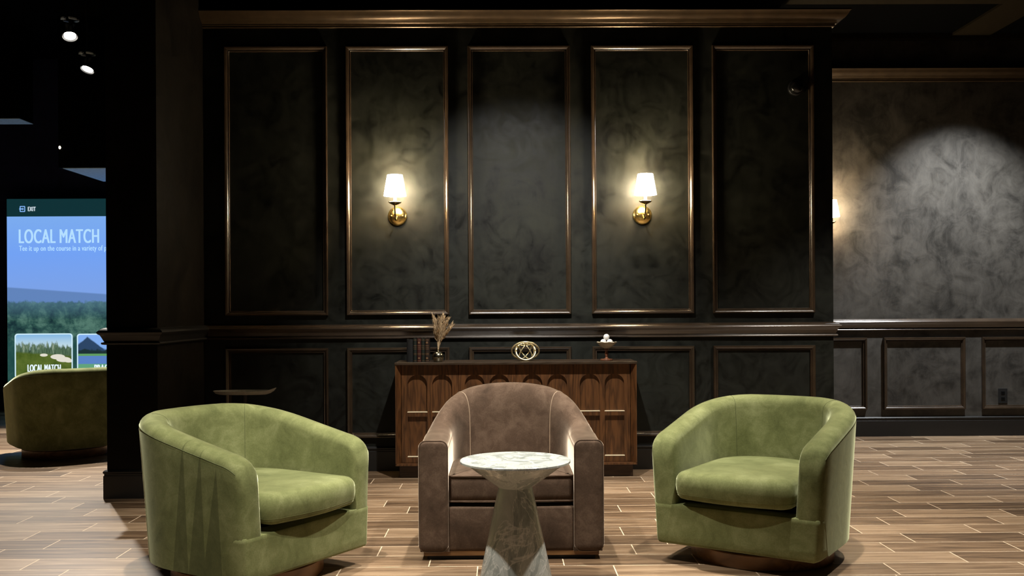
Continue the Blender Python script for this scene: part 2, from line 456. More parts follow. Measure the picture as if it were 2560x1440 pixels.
TRIM_N = [6]
def panel_frame(x0, x1, z0, z1, y):
    """mitred picture-frame moulding on a wall that faces the camera"""
    prof = [(0, 0), (0.0, 0.024), (0.003, 0.029), (0.007, 0.029), (0.015, 0.0245), (0.024, 0.017), (0.026, 0.012), (0.029, 0.014), (0.032, 0.014), (0.035, 0.010), (0.036, 0)]
    rows = [[(x0 + d, y - e, z0 + d), (x1 - d, y - e, z0 + d), (x1 - d, y - e, z1 - d), (x0 + d, y - e, z1 - d)] for d, e in prof]
    b = MB(); b.grid(rows, close_u=True)
    o = struct(b.build('trim_%d' % TRIM_N[0], M['trim'], None, 35)); TRIM_N[0] += 1
    return o
PC = [693, 996, 1300, 1607, 1909]
HALF = 0.368
for px in PC:
    xc = P(px, 776, YW).x
    panel_frame(xc - HALF, xc + HALF, 1.121, 3.052, YW)
    panel_frame(xc - HALF, xc + HALF, 0.240, 0.888, YW)
for px in (2064, 2309.5, 2555):
    xc = P(px, 940, YR).x
    panel_frame(xc - HALF, xc + HALF, 0.240, 0.888, YR)

# ------------------------------------------------------------------ overhead boxes in the left-hand room
zb = P(200, 421, 9.9).z
sbox('trim_40', P(157, 421, 9.9).x, X_COL0 + 0.3, 9.9, 10.9, zb, zb + 0.006, M['soffit'])
sbox('trim_41', P(146, 380, 9.9).x, X_COL0 + 0.3, 9.9, 10.9, zb + 0.006, Z_CL, M['ceil'])
z2 = P(40, 297, 10.2).z
sbox('trim_42', -7.9, P(48, 297, 10.2).x, 10.2, 10.5, z2, z2 + 0.006, M['soffit'])
sbox('trim_43', -7.9, P(48, 297, 10.2).x, 10.2, 10.5, z2 + 0.006, Z_CL, M['ceil'])
ip = P(147, 369, 9.9)
il = MB(); il.sphere((ip.x + 0.012, 9.895, ip.z), 0.011, 12, 8, 1.5)
tag(il.build('indicator_light', M['led'], None, 60), 'tiny white indicator light on the edge of the dark box above the screen', 'indicator')
# sloping duct beams under the left-hand ceiling
sbox('ceiling_beam', -7.9, X_COL0 - 0.02, 8.35, 8.5, Z_CL - 0.25, Z_CL, M['trackmetal'])
sbox('ceiling_beam', -3.25, -3.13, 5.9, 9.0, Z_CL - 0.14, Z_CL, M['skirt'])

# ------------------------------------------------------------------ golf screen
YS = 11.35
def text_mesh(name, txt, x0, x1, z0, z1, y, mat, parent, bold=0.0):
    """lettering fitted to a width and height on a wall plane"""
    cu = bpy.data.curves.new(name, 'FONT'); cu.body = txt; cu.size = 1.0; cu.resolution_u = 6; cu.offset = 0.0; cu.space_character = 1.08
    tmp = bpy.data.objects.new(name, cu); COL.objects.link(tmp)
    dg = bpy.context.evaluated_depsgraph_get(); dg.update()
    me = bpy.data.meshes.new_from_object(tmp.evaluated_get(dg))
    bpy.data.objects.remove(tmp); bpy.data.curves.remove(cu)
    xs = [v.co.x for v in me.vertices]; ys = [v.co.y for v in me.vertices]
    ax, bx, ay, by = min(xs), max(xs), min(ys), max(ys)
    for v in me.vertices:
        v.co = (x0 + (v.co.x - ax) / (bx - ax) * (x1 - x0), y, z0 + (v.co.y - ay) / (by - ay) * (z1 - z0))
    if bold:     # heavier strokes: the same outlines set side by side
        bm = bmesh.new(); bm.from_mesh(me); geo = bm.verts[:] + bm.edges[:] + bm.faces[:]
        for k, dx in enumerate((-bold, -bold / 2, bold / 2, bold)):
            g = bmesh.ops.duplicate(bm, geom=geo)
            for v in g['geom']:
                if isinstance(v, bmesh.types.BMVert): v.co.x += dx; v.co.y += 0.0003 * (k + 1)
        bm.to_mesh(me); bm.free()
    me.materials.clear(); me.materials.append(mat)
    return link(name, me, mat, parent)
def screen_pos(nt):
    geo = nt.nodes.new('ShaderNodeNewGeometry')
    sx = nt.nodes.new('ShaderNodeSeparateXYZ'); nt.links.new(geo.outputs['Position'], sx.inputs[0])
    return geo.outputs['Position'], sx.outputs[0], sx.outputs[2]
def emission_from(nt, b, c, strength):
    b.inputs['Base Color'].default_value = (0.02, 0.02, 0.02, 1); b.inputs['Roughness'].default_value = 0.7
    nt.links.new(c, b.inputs['Emission Color']); b.inputs['Emission Strength'].default_value = strength
def zpix(y): return P(140, y, YS).z
def xpix(x): return P(x, 720, YS).x
def screen_image():
    m, nt, b = new_mat('projected_course_picture')
    pos, X, Z = screen_pos(nt)
    z_bar, z_hill, z_tree, z_bot = zpix(541), zpix(728), zpix(752), zpix(1010)
    sky = ramp(nt, math_n(nt, 'DIVIDE', math_n(nt, 'SUBTRACT', Z, z_hill), z_bar - z_hill),
               [(0.0, (0.20, 0.36, 0.80)), (0.5, (0.17, 0.36, 0.90)), (1.0, (0.20, 0.41, 0.86))])
    hillz = math_n(nt, 'ADD', math_n(nt, 'MULTIPLY', math_n(nt, 'SUBTRACT', X, xpix(20)), -0.075), zpix(716))
    c = mixc(nt, math_n(nt, 'MULTIPLY', math_n(nt, 'SUBTRACT', hillz, Z), 60.0, clamp=True), sky, (0.12, 0.23, 0.50))
    v1 = nt.nodes.new('ShaderNodeMapping'); nt.links.new(pos, v1.inputs[0]); v1.inputs['Scale'].default_value = (1, 1, 1)
    nl = noise_n(nt, v1.outputs[0], 11.0, 8, 0.7)
    edge = math_n(nt, 'ADD', z_tree, math_n(nt, 'MULTIPLY', math_n(nt, 'SUBTRACT', nl, 0.5), 0.16))
    ft = math_n(nt, 'MULTIPLY', math_n(nt, 'SUBTRACT', edge, Z), 40.0, clamp=True)
    nt2 = noise_n(nt, v1.outputs[0], 4.6, 9, 0.72, 0.2)
    tr = ramp(nt, nt2, [(0.40, (0.008, 0.030, 0.036)), (0.5, (0.026, 0.082, 0.072)), (0.62, (0.085, 0.19, 0.15))])
    haze = math_n(nt, 'MULTIPLY', math_n(nt, 'SUBTRACT', Z, zpix(800)), 2.2, clamp=True)
    tr = mixc(nt, haze, tr, (0.10, 0.22, 0.33))
    low = math_n(nt, 'MULTIPLY', math_n(nt, 'SUBTRACT', zpix(835), Z), 8.0, clamp=True)
    tr = mixc(nt, math_n(nt, 'MULTIPLY', low, 0.8), tr, (0.015, 0.070, 0.065))
    c = mixc(nt, ft, c, tr)
    bar = math_n(nt, 'GREATER_THAN', Z, z_bar)
    c = mixc(nt, bar, c, (0.004, 0.030, 0.036))
    emission_from(nt, b, c, 1.0)
    return m
def thumb_image(kind, x0, x1, z0, z1):
    m, nt, b = new_mat('menu_picture_' + kind)
    pos, X, Z = screen_pos(nt)
    u = math_n(nt, 'DIVIDE', math_n(nt, 'SUBTRACT', X, x0), x1 - x0)
    v = math_n(nt, 'DIVIDE', math_n(nt, 'SUBTRACT', Z, z0), z1 - z0)
    st = nt.nodes.new('ShaderNodeMapping'); nt.links.new(pos, st.inputs[0]); st.inputs['Scale'].default_value = (1, 1, 0.22)
    n1 = noise_n(nt, st.outputs[0], 26.0, 4, 0.6); n2 = noise_n(nt, pos, 8.0, 4, 0.6)
    def ell(cx, cy, rx, ry):
        a = math_n(nt, 'POWER', math_n(nt, 'DIVIDE', math_n(nt, 'SUBTRACT', u, cx), rx), 2.0)
        d = math_n(nt, 'POWER', math_n(nt, 'DIVIDE', math_n(nt, 'SUBTRACT', v, cy), ry), 2.0)
        return math_n(nt, 'MULTIPLY', math_n(nt, 'SUBTRACT', 1.0, math_n(nt, 'ADD', a, d)), 6.0, clamp=True)
    if kind == 'fairway':
        sky = ramp(nt, v, [(0.7, (0.55, 0.72, 0.80)), (1.0, (0.20, 0.45, 0.75))])
        trees = ramp(nt, n1, [(0.35, (0.02, 0.05, 0.03)), (0.55, (0.10, 0.17, 0.10)), (0.7, (0.36, 0.42, 0.33))])
        te = math_n(nt, 'ADD', 0.78, math_n(nt, 'MULTIPLY', math_n(nt, 'SUBTRACT', n1, 0.5), 0.7))
        c = mixc(nt, math_n(nt, 'MULTIPLY', math_n(nt, 'SUBTRACT', te, v), 14.0, clamp=True), sky, trees)
        grass = ramp(nt, n2, [(0.3, (0.045, 0.085, 0.010)), (0.7, (0.12, 0.17, 0.03))])
        ge = math_n(nt, 'SUBTRACT', 0.62, math_n(nt, 'MULTIPLY', u, 0.10))
        c = mixc(nt, math_n(nt, 'MULTIPLY', math_n(nt, 'SUBTRACT', ge, v), 20.0, clamp=True), c, grass)
        for e in ((0.50, 0.52, 0.07, 0.035), (0.74, 0.48, 0.13, 0.06), (0.84, 0.42, 0.13, 0.06), (0.93, 0.39, 0.08, 0.04)):
            c = mixc(nt, ell(*e), c, (0.75, 0.72, 0.62))
    else:
        sky = (0.22, 0.42, 0.85)
        mt = math_n(nt, 'SUBTRACT', 0.93, math_n(nt, 'MULTIPLY', math_n(nt, 'ABSOLUTE', math_n(nt, 'SUBTRACT', u, 0.18)), 0.9))
        mt = math_n(nt, 'ADD', mt, math_n(nt, 'MULTIPLY', math_n(nt, 'SUBTRACT', n2, 0.5), 0.10))
        c = mixc(nt, math_n(nt, 'MULTIPLY', math_n(nt, 'SUBTRACT', mt, v), 30.0, clamp=True), sky, (0.025, 0.06, 0.13))
        te = math_n(nt, 'ADD', 0.66, math_n(nt, 'MULTIPLY', math_n(nt, 'SUBTRACT', n2, 0.5), 0.25))
        c = mixc(nt, math_n(nt, 'MULTIPLY', math_n(nt, 'SUBTRACT', te, v), 30.0, clamp=True), c, (0.012, 0.03, 0.035))
        c = mixc(nt, math_n(nt, 'GREATER_THAN', 0.55, v), c, (0.12, 0.33, 0.12))
        c = mixc(nt, math_n(nt, 'GREATER_THAN', 0.50, v), c, (0.10, 0.22, 0.55))
        c = mixc(nt, math_n(nt, 'GREATER_THAN', 0.32, v), c, (0.12, 0.36, 0.20))
    emission_from(nt, b, c, 1.0)
    return m
def rrect(x0, x1, z0, z1, r, seg=5):
    out = []
    for cx, cz, a0 in ((x1 - r, z1 - r, 0), (x0 + r, z1 - r, PI / 2), (x0 + r, z0 + r, PI), (x1 - r, z0 + r, 1.5 * PI)):
        for k in range(seg + 1):
            a = a0 + PI / 2 * k / seg
            out.append((cx + r * math.cos(a), cz + r * math.sin(a)))
    return out
def build_screen():
    xs0, xs1 = xpix(18), xpix(18) + 3.6
    zt, zb_ = zpix(497), 0.12
    t = thing('golf_screen', 'tall glowing golf simulator screen showing a sky, treeline and LOCAL MATCH menu', 'screen', (0, 0, 0))
    b = MB(); b.box(xs0 - 0.02, xs1, YS + 0.004, YS + 0.03, 0.0, zt); b.build('housing', M['black'], t)
    pic = mesh('picture', [(xs0, YS, zb_), (xs1, YS, zb_), (xs1, YS, zt), (xs0, YS, zt)], [(0, 1, 2, 3)], screen_image(), t)
    WT = emit('pale_blue_lettering', (0.45, 0.72, 1.0), 1.0)
    WB = emit('white_lettering', (0.80, 0.92, 1.0), 1.0)
    FR = emit('pale_frame_line', (0.62, 0.84, 0.95), 1.0)
    yt = YS - 0.006
    def tx(name, s, a, b_, c, d, mat, par, y=yt, bold=0.0012):
        text_mesh(name, s, xpix(a), xpix(b_), zpix(d), zpix(c), y, mat, par, bold)
    tx('heading_lettering', 'LOCAL MATCH', 49, 248, 573, 608, WT, pic, yt, 0.0045)
    tx('subtitle_lettering', 'Tee it up on the course in a variety of p', 49, 267, 614, 631, WT, pic)
    tx('exit_lettering', 'EXIT', 71.5, 90.5, 517, 527.5, WB, pic)
    # exit icon: square outline with an arrow
    IC = emit('blue_icon', (0.25, 0.50, 1.0), 1.0)
    b = MB()
    o = rrect(xpix(51), xpix(64.5), zpix(529.5), zpix(515), 0.008); i = rrect(xpix(53), xpix(62.5), zpix(527.5), zpix(517), 0.005)
    b.grid([[(x, yt, z) for x, z in o], [(x, yt, z) for x, z in i]], close_u=True)
    za, zb2, zm = zpix(519), zpix(525.5), zpix(522.2)
    b.box(xpix(50), xpix(58), yt - 0.001, yt, zm - 0.006, zm + 0.006)
    b.add([(xpix(57), yt, za), (xpix(61.5), yt, zm), (xpix(57), yt, zb2), (xpix(58.5), yt, zm)], [(0, 1, 2, 3)])
    b.build('exit_icon', IC, pic)
    def card(x0, x1, y0, y1, kind, word, wx0, wx1, wy0, wy1):
        a, b_, c, d = xpix(x0), xpix(x1), zpix(y1), zpix(y0)
        r = 0.035
        out = rrect(a, b_, c, d, r)
        me = mesh('menu_card', [(x, YS - 0.004, z) for x, z in out], [tuple(range(len(out)))], thumb_image(kind, a, b_, c, d), pic)
        ob = MB(); inn = rrect(a + 0.014, b_ - 0.014, c + 0.014, d - 0.014, r * 0.7)
        ob.grid([[(x, yt, z) for x, z in out], [(x, yt, z) for x, z in inn]], close_u=True)
        ob.build('card_border', FR, pic)
        tx('card_lettering', word, wx0, wx1, wy0, wy1, WB, pic, YS - 0.007, 0.004)
    card(36.5, 181.5, 833.5, 946, 'fairway', 'LOCAL MATCH', 69, 151, 911, 929)
    card(192, 338, 834.5, 946, 'lake', 'PRACTICE', 236, 300, 912, 930)
build_screen()

# ------------------------------------------------------------------ tub chairs
def upath(A, yback, yfront, nexp, n_side, n_back):
    """plan outline from the front of the left arm round the back to the front of the right arm"""
    pts = []
    for i in range(n_side):
        pts.append((-A, lerp(yfront, 0.0, i / n_side)))
    for i in range(n_back + 1):
        th = PI - PI * i / n_back
        c, s = math.cos(th), math.sin(th)
        pts.append((A * math.copysign(abs(c) ** (2 / nexp), c), yback * abs(s) ** (2 / nexp)))
    for i in range(1, n_side + 1):
        pts.append((A, lerp(0.0, yfront, i / n_side)))
    return pts
def offset_poly(pts, d, closed=False):
    n = len(pts); out = []
    for i in range(n):
        a = pts[(i - 1) % n] if (closed or i > 0) else pts[i]
        b = pts[(i + 1) % n] if (closed or i < n - 1) else pts[i]
        tx, ty = b[0] - a[0], b[1] - a[1]; L = math.hypot(tx, ty) or 1
        out.append((pts[i][0] + ty / L * d, pts[i][1] - tx / L * d))   # + d = to the right of travel
    return out
def resample(pts, n):
    L = [0]
    for a, b in zip(pts, pts[1:]): L.append(L[-1] + math.hypot(b[0] - a[0], b[1] - a[1]))
    out = []; j = 0
    for i in range(n):
        s = L[-1] * i / (n - 1)
        while j < len(L) - 2 and L[j + 1] < s: j += 1
        t = (s - L[j]) / ((L[j + 1] - L[j]) or 1)
        out.append((lerp(pts[j][0], pts[j + 1][0], t), lerp(pts[j][1], pts[j + 1][1], t)))
    return out, L[-1]

def tub_shell(A, yb, yf, nexp, thick, z_bot, hfun, flare, lean, cap_r, cap_e, n=150, top_r=0.9, z_side=None):
    """upholstered wall swept round a U; returns rows for a grid and a function for points on the inner face"""
    base, L = resample(upath(A, yb, yf, nexp, 14, 60), n)
    nprof = 9
    rows = []
    info = []
    for i in range(n):
        s = L * i / (n - 1); e = min(s, L - s)
        a = base[max(0, i - 1)]; b = base[min(n - 1, i + 1)]
        tx, ty = b[0] - a[0], b[1] - a[1]; q = math.hypot(tx, ty)
        nx, ny = ty / q, -tx / q            # inward (to the right when travelling clockwise seen from above)
        u = i / (n - 1)
        x, y = base[i]
        h = hfun(y, e)
        if e < cap_r:
            k = 1 - e / cap_r; fk = (max(0.0, 1 - k ** cap_e)) ** (1 / cap_e)
        else: fk = 1.0
        hh = h - (1 - fk) * cap_r * 0.9
        th = thick * (0.56 + 0.44 * fk) if cap_r > 0 else thick
        mid = thick / 2
        r_o = th * 0.5
        row = []
        zb = z_bot if z_side is None else lerp(z_bot, z_side, sstep((e - 0.04) / 0.10))
        def at(d, z):      # d: distance inwards from the outer outline
            f = 1 + flare * (z - 0.55)
            ln = lean * max(0.0, z - 0.28) * (1 if d > mid else 0.0)
            return Vector(((x + nx * d) * f - nx * ln, (y + ny * d) * (f if y > 0 else 1.0) - ny * ln, z))
        d0, d1 = mid - th / 2, mid + th / 2
        rr = th * 0.5 * (top_r(y) if callable(top_r) else top_r)
        for k in range(9): row.append(at(d0, lerp(zb, hh - rr, k / 8)))
        for k in range(1, 13):
            an = PI - PI * k / 13
            row.append(at((d0 + d1) / 2 + (th / 2) * math.copysign(abs(math.cos(an)) ** 0.8, math.cos(an)), hh - rr + rr * math.sin(an) ** 0.8))
        for k in range(9): row.append(at(d1, lerp(hh - rr, z_bot, k / 8)))
        rows.append(row)
        info.append((x, y, e))
    return rows, info
def pillow(mb, outline, levels, dome=0.0, sub=5):
    """closed cushion from a closed plan outline and (inset, z) levels; dome lifts the top centre"""
    rows = [[(x, y, z) for x, y in offset_poly(outline, d, True)] for d, z in levels]
    cx = sum(p[0] for p in outline) / len(outline); cy = sum(p[1] for p in outline) / len(outline)
    last = rows[-1]
    for k in range(1, sub + 1):
        f = k / (sub + 0.35)
        rows.append([(lerp(p[0], cx, f), lerp(p[1], cy, f), p[2] + dome * (1 - (1 - f) ** 2)) for p in last])
    first = rows[0]
    mb.grid(rows, close_u=True, cap0=True, cap1=True)
def rounded_front_outline(A, yb, yf, nexp, r, front_bow=0.0, nf=14, ry=None, ne=2.0):
    """closed outline: U plus a front edge with rounded corners, clockwise from above (so + offset = inwards)"""
    ry = ry or r
    u, _ = resample(upath(A, yb, yf + ry, nexp, 10, 48), 84)
    pts = list(u)
    q = 2 / ne
    for k in range(1, 9):
        an = PI / 2 * k / 8
        pts.append((A - r + r * math.cos(an) ** q, yf + ry - ry * math.sin(an) ** q) if k < 8 else (A - r, yf))
    for k in range(1, nf):
        t = k / nf
        pts.append((lerp(A - r, -A + r, t), yf - front_bow * math.sin(PI * t)))
    pts.append((-A + r, yf))
    for k in range(1, 8):
        an = PI / 2 * (8 - k) / 8
        pts.append((-A + r - r * math.cos(an) ** q, yf + ry - ry * math.sin(an) ** q))
    return pts

GK = [(-0.375, 0.570), (-0.25, 0.592), (-0.1, 0.624), (0.0, 0.646), (0.1, 0.667), (0.18, 0.683), (0.26, 0.697), (0.33, 0.708), (0.40, 0.715)]
def hk(K, y):
    if y <= K[0][0]: return K[0][1]
    for (a, p), (c, q) in zip(K, K[1:]):
        if y <= c: return lerp(p, q, (y - a) / (c - a))
    return K[-1][1]
def green_chair(loc, rz, label, streaked):
    mat = M['green_streaked'] if streaked else M['green']
    t = thing('swivel_armchair', label, 'armchair', loc, rz, 'olive green velvet swivel tub chairs')
    A, yb, yf = 0.405, 0.428, -0.375
    FLARE, LEAN = 0.155, 0.0
    def h(y, e):
        return hk(GK, y)
    rows, info = tub_shell(A, yb, yf, 2.5, 0.128, 0.262, h, FLARE, 0.02, 0.115, 2.6, z_side=0.088)
    b = MB(); b.grid(rows, close_u=True, cap0=True, cap1=True)
    b.build('backrest', mat, t, 50)
    for i0, i1 in ((2, 60), (89, 147)):      # seam along the outer edge of each arm
        b = MB(); b.tube([Vector(rows[i][9]) for i in range(i0, i1 + 1)], 0.0014, 6)
        b.build('arm_seam', M['seamgreen'], t, 60)
    # lower body: solid, same outline, swept in towards the floor
    out = rounded_front_outline(A - 0.0006, yb - 0.0006, yf, 2.5, 0.128 * 0.22, 0.0, 14, 0.115, 2.6)
    def ring(d, z):
        d += 0.0
        f = 1 + FLARE * (z - 0.55)
        return [(x * f, y * (f if y > 0 else 1.0), z) for x, y in offset_poly(out, d, True)]
    b = MB()
    rows = [ring(0.05, 0.080), ring(0.02, 0.081), ring(0.006, 0.087), ring(0.0, 0.098)] + [ring(0.0, z) for z in (0.13, 0.17, 0.21, 0.245, 0.262)]
    rows += [ring(0.002, 0.2645), ring(0.02, 0.265), ring(0.10, 0.264), ring(0.25, 0.264)]
    b.grid(rows, close_u=True, cap0=True, cap1=True)
    b.build('lower_body', mat, t, 50)
    # seat cushion
    o = rounded_front_outline(A - 0.142, yb - 0.16, yf - 0.035, 2.4, 0.06, 0.025)
    b = MB()
    pillow(b, o, [(0.06, 0.292), (0.03, 0.294), (0.010, 0.300), (0.0, 0.312), (-0.006, 0.332), (-0.009, 0.355), (-0.008, 0.378), (-0.003, 0.396), (0.005, 0.408), (0.016, 0.416), (0.032, 0.421), (0.05, 0.423)], 0.008)
    b.build('seat_cushion', mat, t, 60)
    for d, z in ((-0.003, 0.322),):
        b = MB(); b.tube([(x, y, z) for x, y in offset_poly(o, d, True)], 0.0010, 6, True)
        b.build('cushion_seam', mat, t, 60)
    # seams where back meets arms, inside
    for i in (52, 150 - 53):
        rr = tub_row_inner(A, yb, yf, h, FLARE, i)
        b = MB(); b.tube(rr, 0.0012, 6)
        b.build('back_seam', M['seamgreen'], t, 60)
    b = MB(); b.lathe([(0.0, 0.0), (0.323, 0.0), (0.326, 0.004), (0.326, 0.062), (0.322, 0.066), (0.0, 0.066)], 64)
    b.build('swivel_base', M['bronzewood'], t, 40)
    b = MB(); b.lathe([(0.0, 0.066), (0.10, 0.066), (0.10, 0.082), (0.0, 0.082)], 24)
    b.build('pivot', M['black'], t, 40)
    return t
def tub_row_inner(A, yb, yf, h, flare, i):
    rows, info = tub_shell(A, yb, yf, 2.5, 0.128, 0.262, h, flare, 0.02, 0.085, 2.4)
    return [Vector(p) for p in rows[i][14:28]]

def facing(p_left, p_right):
    """angle of a chair whose front edge runs from its image-left corner to its image-right corner"""
    d = (p_right - p_left); return math.atan2(d.y, d.x)
def place_green(pl, pr, label, streaked):
    a = facing(pl, pr); mid = (pl + pr) / 2
    back = Vector((-math.sin(a), math.cos(a), 0))
    c = mid + back * 0.355
    return green_chair((c.x, c.y, 0), a, label, streaked)
g1 = place_green(FL(604, 1463, 0.085), FL(914, 1362, 0.085), 'olive green velvet armchair left of the marble table, turned right, dark tapering marks on flank', True)
g2 = place_green(FL(1632, 1350, 0.085), FL(2062, 1410, 0.085), 'olive green velvet swivel armchair turned left, right of the marble table', False)
cb = FL(118, 1150); cb.y += 0.33
g3 = green_chair((cb.x, cb.y, 0), math.radians(-142), 'olive green armchair seen from behind in front of the glowing golf screen', False)

def brown_chair():
    c0 = FL(1279, 1400)
    yfr = c0.y
    t = thing('armchair', 'taupe brown velvet barrel armchair with pale piping behind the marble table', 'armchair', (c0.x, yfr, 0), 0)
    A, D = 0.426, 0.80
    YB = 0.43                     # the straight arm runs 0.40 m, then the back curves
    HK = [(0, 0.548), (0.15, 0.549), (0.28, 0.553), (0.38, 0.564), (0.46, 0.586), (0.54, 0.626), (0.62, 0.676), (0.69, 0.714), (0.76, 0.742), (0.82, 0.760), (0.87, 0.772)]
    def h(y, e):
        y += 0.40
        for (a, p), (c, q) in zip(HK, HK[1:]):
            if y <= c: return lerp(p, q, (y - a) / (c - a))
        return HK[-1][1]
    rows, info = tub_shell(A, YB, -0.40, 2.05, 0.135, 0.040, h, 0.03, 0.0, 0.0, 2.4, top_r=lambda y: lerp(0.62, 2.6, sstep((y + 0.12) / 0.34)))
    # shift so the front is at y = 0
    rows = [[Vector((p.x, p.y + 0.40, p.z)) for p in r] for r in rows]
    b = MB(); b.grid(rows, close_u=True, cap0=True, cap1=True)
    b.build('backrest', M['brown'], t, 50)
    # pale piping from the back corners down the inner face
    ii = min(range(75), key=lambda i: abs(rows[i][0].x + 0.305) + (9 if rows[i][0].y < 0.5 else 0))
    for i in (ii, 149 - ii):
        b = MB(); b.tube([Vector(p) for p in rows[i][12:28]], 0.0024, 6)
        b.build('back_piping', M['piping'], t, 60)
    # boxed front panels of the arms with piping
    for s in (-1, 1):
        o = rrect(-0.060, 0.060, 0.045, 0.545, 0.022)
        b = MB()
        xc = s * (A - 0.0675)
        def rg(d, y):
            k = rrect(-0.064 + d, 0.064 - d, 0.042 + d, 0.549 - d, max(0.006, 0.03 - d), 5)
            return [(xc + x, y, z) for x, z in k]
        b.grid([rg(0, 0.03), rg(0, 0.0), rg(0.004, -0.006), rg(0.012, -0.009), rg(0.03, -0.010)], close_u=True, cap1=True, cap0=True)
        b.build('arm_front', M['brown'], t, 50)
        b = MB(); b.tube([Vector(p) for p in rg(-0.001, 0.0)], 0.004, 6, True)
        b.build('arm_piping', M['brown'], t, 60)
    # front rail below the cushion
    xi = A - 0.133
    b = MB(); b.box(-xi, xi, 0.004, 0.66, 0.042, 0.245); b.build('front_rail', M['brown'], t, 40, 0.012, 3)
    # seat cushion with piped edges
    o = rounded_front_outline(xi - 0.004, 0.295, -0.385, 2.1, 0.02, 0.006)
    o = [(x, y + 0.40) for x, y in o]
    b = MB()
    pillow(b, o, [(0.03, 0.262), (0.008, 0.264), (0.0, 0.272), (-0.002, 0.30), (-0.003, 0.34), (0.0, 0.378), (0.004, 0.386), (0.03, 0.392)], 0.020)
    b.build('seat_cushion', M['brown'], t, 60)
    for d, z in ((0.0, 0.268), (0.0, 0.384)):
        b = MB(); b.tube([(x, y, z) for x, y in offset_poly(o, d, True)], 0.0048, 6, True)
        b.build('cushion_piping', M['brown'], t, 60)
    # wooden base strip on a recessed black plinth
    po = rounded_front_outline(A - 0.020, 0.37, -0.392, 2.15, 0.012)
    po = [(x, y + 0.40) for x, y in po]
    b = MB(); pillow(b, po, [(0.004, 0.0185), (0.0, 0.020), (0.0, 0.041), (0.002, 0.043)], 0.0, 1)
    b.build('base_strip', M['bronzewood'], t, 40)
    po = [(x, y + 0.40) for x, y in rounded_front_outline(A - 0.036, 0.35, -0.376, 2.15, 0.012)]
    b = MB(); pillow(b, po, [(0.004, 0.0), (0.0, 0.001), (0.0, 0.0185)], 0.0, 1)
    b.build('plinth', M['black'], t, 40)
    return t
brown_chair()

# ------------------------------------------------------------------ marble side table
def side_table():
    Zt = 3.98
    c = P(1288, 1149, Zt)
    t = thing('side_table', 'round pale marble pedestal side table in front of the brown armchair', 'table', (c.x, Zt, 0))
    ht = c.z
    R = 276 / 2 * Zt / F_PX
    zw = P(1288, 1217, Zt).z
    rw = 42.5 * Zt / F_PX
    b = MB(); b.lathe([(0.0, ht - 0.0105), (R - 0.004, ht - 0.0105), (R, ht - 0.009), (R, ht - 0.002), (R - 0.002, ht), (0.0, ht)], 96)
    b.build('tabletop', M['marble'], t, 40)
    b = MB(); b.lathe([(0.0, zw - 0.0005), (rw, zw), (R - 0.022, ht - 0.013), (R - 0.022, ht - 0.0105), (0, ht - 0.0105)], 96)
    b.build('top_cone', M['marble'], t, 40)
    k = (86 - 42.5) * Zt / F_PX / (zw - P(1288, 1440, Zt - 0.1).z)
    b = MB(); b.lathe([(0.0, 0.0), (rw + k * zw, 0.0), (rw + k * zw, 0.003), (rw, zw), (0.0, zw)], 96)
    b.build('pedestal', M['marble'], t, 40)
side_table()

# ------------------------------------------------------------------ sideboard
SB_Y0, SB_D = 6.58, 0.33
SB_ZT = P(1290, 905, SB_Y0).z
def plate_with_holes(name, outer, holes, y0, y1, mat, parent, floor_y):
    """flat front of thickness y0..y1 pierced by outlines, with a back sheet at floor_y (one mesh)"""
    cu = bpy.data.curves.new(name, 'CURVE'); cu.dimensions = '2D'; cu.fill_mode = 'BOTH'; cu.extrude = (y1 - y0) / 2
    for loop in [outer] + holes:
        sp = cu.splines.new('POLY'); sp.points.add(len(loop) - 1); sp.use_cyclic_u = True
        for p, q in zip(sp.points, loop): p.co = (q[0], q[1], 0, 1)
    tmp = bpy.data.objects.new(name, cu); COL.objects.link(tmp)
    dg = bpy.context.evaluated_depsgraph_get(); dg.update()
    me = bpy.data.meshes.new_from_object(tmp.evaluated_get(dg))
    bpy.data.objects.remove(tmp); bpy.data.curves.remove(cu)
    ym = (y0 + y1) / 2
    bm = bmesh.new(); bm.from_mesh(me)
    for v in bm.verts: v.co = Vector((v.co.x, ym - v.co.z, v.co.y))
    xs = [p[0] for p in outer]; zs = [p[1] for p in outer]
    a, b_, c, d = min(xs), max(xs), min(zs), max(zs)
    q = [bm.verts.new(p) for p in ((a, floor_y, c), (b_, floor_y, c), (b_, floor_y, d), (a, floor_y, d))]
    bm.faces.new(q)
    bmesh.ops.remove_doubles(bm, verts=bm.verts, dist=1e-6)
    bm.normal_update()
    me.materials.clear(); bm.to_mesh(me); bm.free(); me.materials.append(mat)
    return link(name, me, mat, parent)
